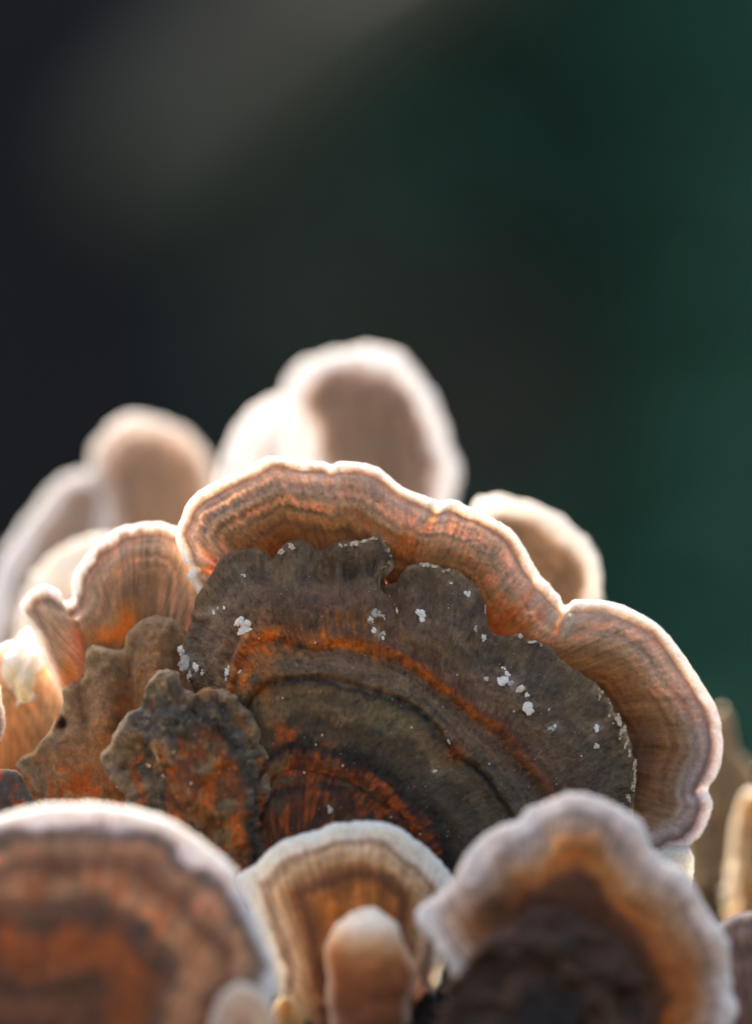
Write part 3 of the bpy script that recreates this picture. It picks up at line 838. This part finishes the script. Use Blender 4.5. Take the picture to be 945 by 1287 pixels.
def lo_relief(g):
    h = 0.4 * fbm(g.u / 40, g.v / 40, seed=97, o=4) + 0.10 * fbm(g.u / 8, g.v / 8, seed=98, o=3) + 0.3 * np.exp(-((g.d - 8) / 6.0) ** 2)
    h = h - 0.7 * np.exp(-(((g.u - 79) / 5) ** 2 + ((g.v - 909) / 7) ** 2))
    for u0, v0, u1, v1, a, wd in ((203, 780, 185, 960, 1.5, 20), (126, 812, 135, 960, 1.2, 17), (60, 930, 90, 1010, 0.9, 18), (156, 810, 158, 940, -1.1, 9), (98, 850, 112, 950, -0.9, 8)):
        L = math.hypot(u1 - u0, v1 - v0)
        q = ((g.u - u0) * (v1 - v0) - (g.v - v0) * (u1 - u0)) / L
        s_ = ((g.u - u0) * (u1 - u0) + (g.v - v0) * (v1 - v0)) / L
        h = h + a * np.exp(-(q / wd) ** 2) * sm(-15, 20, s_) * (1 - sm(L * 0.6, L * 1.2, s_))
    return h
cap('old_cap', [(lo_base, 0.5), (lo_rim, 4.6)], M_OLDTHIN, lo_col, N=420, rows=(110,), relief=lo_relief,
    th=1.3, th0=0.6, thk=30, parent=lf, round_px=9, under=(200, 170, 135), seed=15)

# ------------------------------------------------------------------ 4 far left, orange translucent bracket, white young one, two small at the frame edge
def single(label, rings, stops, mat=M_NEW, N=220, rows=(60,), th=1.5, th0=0.5, thk=40, seed=1, wav=5, fib=0.12, scale=1.0, round_px=10, relief=None, depth=None,
           extra=None, under=(236, 222, 205), wob=1.0):
    pts = rings[0][0]
    t = thing('bracket_fungus', label, 'bracket fungus', sum(p[0] for p in pts) / len(pts), max(p[1] for p in pts), rings[0][1])
    fr = fresh(stops, seed, scale, fib, wav)
    colf = (lambda g: extra(g, fr(g))) if extra else fr
    g = cap('cap', rings, mat, colf, N=N, rows=rows, relief=relief or (lambda g: 0.25 * fbm(g.u / 30, g.v / 30, seed=seed + 7, o=3) - 0.15 * np.exp(-((g.d - 16 * scale) / 6) ** 2)),
            depth=depth, th=th, th0=th0, thk=thk, parent=t, round_px=round_px, seed=seed, under=under, wob=wob)
    return t, g

single('amber tan bracket at the left frame edge, glowing below the small white lobe',
       [([(-60, 1010), (-10, 1020), (40, 1010), (75, 990)], 8.5), ([(-90, 940), (-70, 880), (-30, 835), (0, 814), (22, 806), (45, 815), (70, 840), (95, 865), (112, 890)], 11.0)],
       [(0, (244, 236, 226)), (10, (226, 206, 182)), (24, (198, 164, 130)), (60, (186, 142, 100)), (100, (176, 120, 74)), (150, (160, 94, 50))], seed=21, th=1.8)
single('small glossy white young lobe, brightest spot beside the left tan bracket',
       [([(22, 880), (34, 884), (44, 878)], 8.6), ([(8, 868), (3, 846), (7, 822), (19, 803), (34, 790), (44, 797), (50, 815), (54, 838), (52, 866)], 9.8)],
       [(0, (248, 246, 240)), (40, (244, 238, 226)), (80, (236, 222, 196))], mat=M_PALE, N=120, rows=(40,), seed=22, th=0.75, fib=0.04,
       extra=lambda g, c: mix(c, rgb(232, 196, 146), sm(822, 868, g.v + 5 * fbm(g.u / 9, g.v / 12, seed=28, o=3)) * 0.9), relief=lambda g: 0.8 * fbm(g.u / 14, g.v / 26, seed=29, o=3))
single('grey-brown bracket sliver with a thin white edge, cut by the left frame edge',
       [([(-60, 960), (-50, 945), (-40, 935)], 4.0), ([(-60, 850), (-25, 850), (-3, 864), (3, 885), (7, 908), (5, 928), (-8, 946)], 5.0)],
       [(0, WHITE), (4, (190, 170, 156)), (9, (110, 92, 84)), (40, (90, 70, 60))], N=120, rows=(40,), seed=23)
def drk(g, c):
    n2 = fbm(g.u / 10, g.v / 10, seed=25, o=4)
    return mix(c, rgb(130, 56, 24), sm(0.15, 0.5, n2)) * (1 + 0.2 * n2)[..., None]
single('little dark brown bracket low at the left frame edge, above the striped one',
       [([(-40, 1050), (-10, 1060), (20, 1055)], -4.0), ([(-60, 1010), (-35, 976), (0, 966), (18, 969), (28, 977), (38, 992), (47, 1010), (54, 1040)], -2.5)],
       [(0, (150, 134, 120)), (3, (84, 74, 70)), (30, (74, 62, 56)), (60, (70, 50, 42))], mat=M_OLD, N=160, rows=(50,), seed=24, extra=drk, th0=0.8)

# ------------------------------------------------------------------ 5 blurred brackets behind
BACK = []
def back(label, rim, base, y0, y1, seed, stops=BACK, scale=1.0, th=1.55, mat=M_PALE):
    stops = [(p, tuple(min(250, 0.97 * q) for q in c)) for p, c in stops]
    m_ = np.array(rim, float).mean(0); sh = 0.5 * (0.2 * y1 + 1)
    rim = [(u + (m_[0] - u) / math.hypot(m_[0] - u, m_[1] - v) * sh, v + (m_[1] - v) / math.hypot(m_[0] - u, m_[1] - v) * sh) for u, v in rim]
    return single(label, [(base, y0), (rim, y1)], stops, mat=mat, N=180, rows=(50,), seed=seed, scale=scale, th=th, th0=0.7, thk=50, wav=14, wob=2.5,
                  depth=lambda g: 3.0 * np.sin(g.t * 9 + seed) * g.r ** 2 * 0.4)
back('blurred round pale bracket, topmost of all, behind the largest', [(400, 640), (370, 580), (348, 520), (350, 475), (375, 450), (420, 436), (470, 431), (510, 445), (540, 475), (560, 510), (570, 550), (583, 580), (582, 612), (570, 640), (560, 700)],
     [(410, 900), (450, 910), (490, 905)], 36, 50, 31, [(0, (240, 242, 246)), (20, (238, 238, 240)), (30, (206, 186, 170)), (37, (160, 130, 108)), (80, (152, 122, 98)), (200, (136, 106, 84))], th=2.4)
back('blurred bright white lobe overlapping the left edge of the topmost bracket', [(262, 700), (266, 620), (276, 560), (300, 520), (330, 500), (362, 492), (386, 510), (392, 560), (380, 640)],
     [(300, 900), (330, 910), (360, 900)], 33, 45, 32, [(0, (240, 242, 246)), (44, (238, 236, 236)), (60, (214, 196, 180)), (140, (180, 150, 126))], th=1.9)
back('blurred tan hooded bracket left of the topmost one, upper of the left background pair', [(104, 700), (102, 620), (106, 570), (122, 540), (150, 520), (185, 514), (220, 525), (250, 545), (272, 572), (284, 620), (284, 700)],
     [(170, 900), (200, 905), (230, 900)], 42, 55, 33, [(0, (232, 228, 228)), (20, (214, 198, 186)), (34, (160, 130, 106)), (100, (146, 116, 92)), (200, (136, 106, 82))], th=2.3)
back('blurred pale bracket at the left frame edge, lower of the left background pair', [(-60, 860), (-30, 770), (0, 692), (22, 652), (50, 616), (80, 592), (110, 583), (136, 592), (152, 616), (156, 680)],
     [(40, 930), (70, 935), (100, 930)], 38, 54, 34, [(0, (236, 236, 240)), (24, (222, 212, 206)), (40, (160, 134, 114)), (120, (146, 118, 96))], th=2.1)
back('blurred cream lobe just above the small rounded lobe of the fluted tan bracket', [(10, 820), (28, 745), (50, 704), (80, 682), (112, 670), (145, 670), (170, 690), (180, 740)],
     [(80, 930), (110, 935), (140, 930)], 26, 34, 35, [(0, (240, 232, 222)), (60, (222, 204, 186)), (120, (200, 172, 146))])
back('blurred tan bracket with pale edge peeping over the right shoulder of the largest', [(590, 720), (588, 665), (597, 632), (616, 621), (650, 622), (690, 636), (725, 661), (748, 690), (760, 718), (760, 746), (752, 790), (735, 850)],
     [(600, 950), (630, 960), (660, 955)], 18, 24, 36, [(0, (246, 240, 228)), (20, (232, 224, 214)), (29, (190, 162, 134)), (36, (146, 114, 84)), (90, (140, 106, 76)), (160, (120, 90, 64))], th=1.9)
back('blurred olive-brown upright bracket right of the largest, with a small pale tip', [(850, 1200), (852, 1090), (862, 1000), (880, 930), (893, 893), (908, 884), (920, 900), (930, 935), (956, 975), (990, 1050), (1000, 1150)],
     [(890, 1290), (910, 1295), (930, 1290)], 38, 46, 37, [(0, (180, 156, 124)), (10, (150, 126, 94)), (40, (128, 108, 80)), (100, (112, 96, 70))], mat=M_NEW)
back('blurred yellow-tan bracket with pale rounded top, cut by the right frame edge', [(905, 1130), (912, 1060), (918, 1016), (932, 996), (955, 992), (985, 1010), (1000, 1060), (1000, 1130)],
     [(930, 1290), (955, 1295), (980, 1290)], 28, 36, 38, [(0, (240, 226, 204)), (14, (216, 186, 144)), (30, (190, 146, 92)), (80, (170, 130, 84)), (140, (140, 104, 70))], mat=M_NEW)

# ------------------------------------------------------------------ 6 blurred brackets in front
def fl_extra(g, c):
    n2 = fbm(g.u / 26, g.v / 26, seed=51, o=3)
    fb = vnoise(g.t * 70, g.d / 90, seed=52)
    c = mix(c, rgb(196, 96, 44), sm(0.1, 0.6, fb + 0.4 * n2) * sm(66, 84, g.d) * (1 - sm(150, 185, g.d)) * 0.38)
    c = mix(c, rgb(84, 70, 64), sm(0.15, 0.5, -fb + 0.5 * n2) * sm(110, 128, g.d) * (1 - sm(150, 175, g.d)) * 0.6)
    return c
single('large striped tan and rust bracket filling the lower left corner, out of focus',
       [([(-120, 1480), (-40, 1450), (80, 1440), (160, 1460)], -33.0), ([(-330, 1150), (-230, 1090), (-140, 1052), (-60, 1034), (0, 1024), (40, 1014), (90, 1010), (150, 1013), (210, 1031), (260, 1061), (298, 1098), (318, 1140), (340, 1190), (353, 1225), (346, 1265), (330, 1310)], -25.0)],
       [(0, (246, 240, 238)), (17, (240, 230, 226)), (25, (176, 150, 140)), (34, (150, 118, 104)), (50, (206, 156, 118)), (62, (182, 124, 92)), (74, (142, 90, 68)), (86, (200, 142, 104)), (112, (210, 150, 106)), (128, (142, 96, 74)),
        (146, (116, 78, 60)), (162, (182, 94, 44)), (185, (168, 88, 44)), (215, (116, 74, 52)), (240, (140, 84, 52)), (275, (100, 64, 46)), (320, (84, 54, 40))], N=300, rows=(90,), seed=41, extra=fl_extra, th=2.0, th0=0.9, round_px=14, wav=20)
single('small pale pinkish lobe at the bottom edge, by the right end of the striped bracket',
       [([(285, 1370), (305, 1375), (325, 1370)], -31.0), ([(250, 1330), (260, 1285), (276, 1251), (297, 1237), (322, 1241), (344, 1264), (352, 1300), (350, 1340)], -29.0)],
       [(0, (244, 214, 196)), (20, (236, 188, 158)), (50, (214, 154, 116)), (90, (180, 116, 80))], N=140, rows=(40,), seed=42, th0=0.8)
def fc_extra(g, c):
    fb = vnoise(g.t * 60, g.d / 120, seed=61)
    return mix(c, rgb(116, 70, 40), sm(0.0, 0.5, fb) * sm(46, 60, g.d) * (1 - sm(85, 110, g.d)) * 0.3)
single('amber bracket with bright white rim, below the centre of the largest, behind the finger-like one',
       [([(380, 1330), (420, 1320), (470, 1320), (510, 1330)], -14.0), ([(345, 1290), (334, 1220), (318, 1160), (304, 1120), (299, 1104), (320, 1085), (350, 1061), (400, 1043), (450, 1033), (490, 1038), (530, 1062), (556, 1085), (572, 1110), (572, 1160), (560, 1230)], -9.5)],
       [(0, (255, 238, 224)), (17, (252, 230, 212)), (22, (206, 180, 158)), (26, (160, 128, 104)), (34, (212, 178, 146)), (48, (200, 156, 114)), (58, (150, 98, 62)), (68, (124, 76, 46)), (80, (170, 104, 50)), (100, (186, 112, 46)), (130, (168, 96, 36)), (180, (110, 66, 32))],
       N=320, rows=(90,), seed=43, extra=fc_extra, th=1.6, th0=0.6, round_px=12)
def finger_col(g, c):
    vv = g.v + 7 * fbm(g.u / 22, g.v / 22, seed=66, o=3) + 0.0022 * (g.u - 465) ** 2
    k = ramp(vv, [(1140, (252, 238, 228)), (1166, (246, 222, 204)), (1184, (222, 176, 136)), (1204, (180, 112, 60)), (1225, (156, 86, 42)), (1290, (124, 68, 34))])
    return mix(k, c, 0.55 * (1 - sm(6, 20, g.d)))
single('finger-like young bracket with pale tip, standing upright at the bottom centre',
       [([(440, 1350), (465, 1355), (490, 1350)], -20.0), ([(410, 1340), (404, 1285), (403, 1230), (402, 1188), (418, 1159), (448, 1139), (475, 1137), (500, 1153), (514, 1180), (531, 1216), (533, 1240), (524, 1262), (528, 1300), (520, 1345)], -17.5)],
       [(0, (240, 226, 208)), (20, (232, 206, 176)), (36, (206, 156, 106)), (52, (184, 118, 62)), (80, (164, 96, 42)), (120, (130, 74, 32))], N=200, rows=(70,), seed=44, th=3.0, th0=1.6, round_px=26, wav=4, scale=0.62,
       extra=finger_col, depth=lambda g: -3.0 * np.sin(np.clip(g.t, 0, 1) * math.pi) * (1 - g.r ** 3))
fr = thing('bracket_fungus', 'blurred wavy-edged pinkish bracket arching over a dark brown old cap, lower right', 'bracket fungus', 700, 1330, -26)
fr_rim = [(592, 1330), (590, 1270), (575, 1235), (550, 1206), (530, 1168), (527, 1139), (548, 1115), (574, 1098), (588, 1068), (604, 1048), (630, 1036), (650, 1031), (662, 1012), (688, 1000), (738, 998), (774, 1006), (802, 1030), (824, 1060), (854, 1092), (892, 1140), (916, 1192), (927, 1240), (922, 1290), (905, 1340)]
fr_in = [(620, 1340), (625, 1290), (615, 1260), (620, 1240), (645, 1215), (690, 1180), (730, 1195), (765, 1230), (785, 1270), (790, 1300), (785, 1345)]
_frc = fresh([(0, (244, 230, 224)), (18, (230, 210, 200)), (30, (184, 158, 146)), (46, (194, 156, 130)), (62, (188, 126, 78)), (82, (194, 106, 42)), (105, (164, 84, 30)), (140, (90, 54, 36))], 45, 1.0, 0.12, 8)  # orange stops deepened for the painted glow
def fr_col(g):
    c = _frc(g)
    c = mix(c, rgb(214, 142, 74), np.exp(-(((g.u - 730) / 50) ** 2 + ((g.v - 1110) / 26) ** 2)) * 0.7)  # amber, and orange further right, paint light glowing through the bracket
    c = mix(c, rgb(176, 96, 44), np.exp(-(((g.u - 860) / 26) ** 2 + ((g.v - 1230) / 60) ** 2)) * 0.7)
    c = mix(c, rgb(96, 56, 34), np.exp(-(((g.u - 628) / 34) ** 2 + ((g.v - 1150) / 42) ** 2)) * 0.9)  # dark brown here and further in paints the shading inside the hollow
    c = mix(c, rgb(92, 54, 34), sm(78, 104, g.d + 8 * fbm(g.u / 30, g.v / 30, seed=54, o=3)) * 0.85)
    return c
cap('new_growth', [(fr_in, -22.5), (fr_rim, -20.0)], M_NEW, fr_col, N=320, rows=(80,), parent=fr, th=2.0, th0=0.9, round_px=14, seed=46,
    depth=lambda g: 1.0 * np.sin(g.t * 30) * g.r ** 2 * 0.4 - 2.0 * np.sin(g.r * math.pi) * 0.6,
    relief=lambda g: 0.5 * np.sin(g.t * 62 + 1) * sm(0.5, 1, g.r) + 0.25 * fbm(g.u / 25, g.v / 25, seed=47, o=3))
fo_rim = [(535, 1340), (548, 1280), (566, 1236), (590, 1212), (604, 1178), (640, 1160), (668, 1134), (704, 1138), (745, 1166), (780, 1188), (808, 1218), (822, 1254), (826, 1310), (818, 1350)]
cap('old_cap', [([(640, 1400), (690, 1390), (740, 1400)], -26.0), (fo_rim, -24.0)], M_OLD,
    lambda g: ramp(g.d + 12 * fbm(g.u / 30, g.v / 30, seed=48, o=3), [(0, (86, 52, 34)), (14, (78, 48, 34)), (40, (66, 44, 33)), (60, (96, 64, 44)), (85, (66, 44, 34)), (115, (34, 27, 28)), (200, (24, 22, 26))]),  # brown cap, its near-black inner stops paint the dark of the hollow
    N=260, rows=(60,), parent=fr, th=1.8, th0=0.7, seed=49, wob=6.0, relief=lambda g: 1.1 * fbm(g.u / 34, g.v / 34, seed=50, o=4), under=(120, 95, 75))
single('dull pinkish bracket with thin bright edge, tucked in the lower right corner',
       [([(930, 1340), (960, 1345), (990, 1340)], -18.0), ([(885, 1250), (888, 1200), (900, 1168), (925, 1150), (960, 1145), (1000, 1150), (1030, 1190)], -12.0)],
       [(0, (236, 224, 214)), (5, (200, 176, 162)), (12, (150, 122, 110)), (60, (128, 94, 80)), (100, (90, 64, 56))], N=140, rows=(40,), seed=51)
single('tiny yellowish bracket low between the pale pinkish lobe and the finger-like one',
       [([(350, 1340), (365, 1342), (380, 1340)], -17.0), ([(336, 1320), (340, 1275), (352, 1256), (366, 1256), (380, 1272), (386, 1310)], -16.0)],
       [(0, (196, 164, 116)), (20, (170, 130, 80)), (60, (120, 84, 50))], N=80, rows=(24,), seed=52)
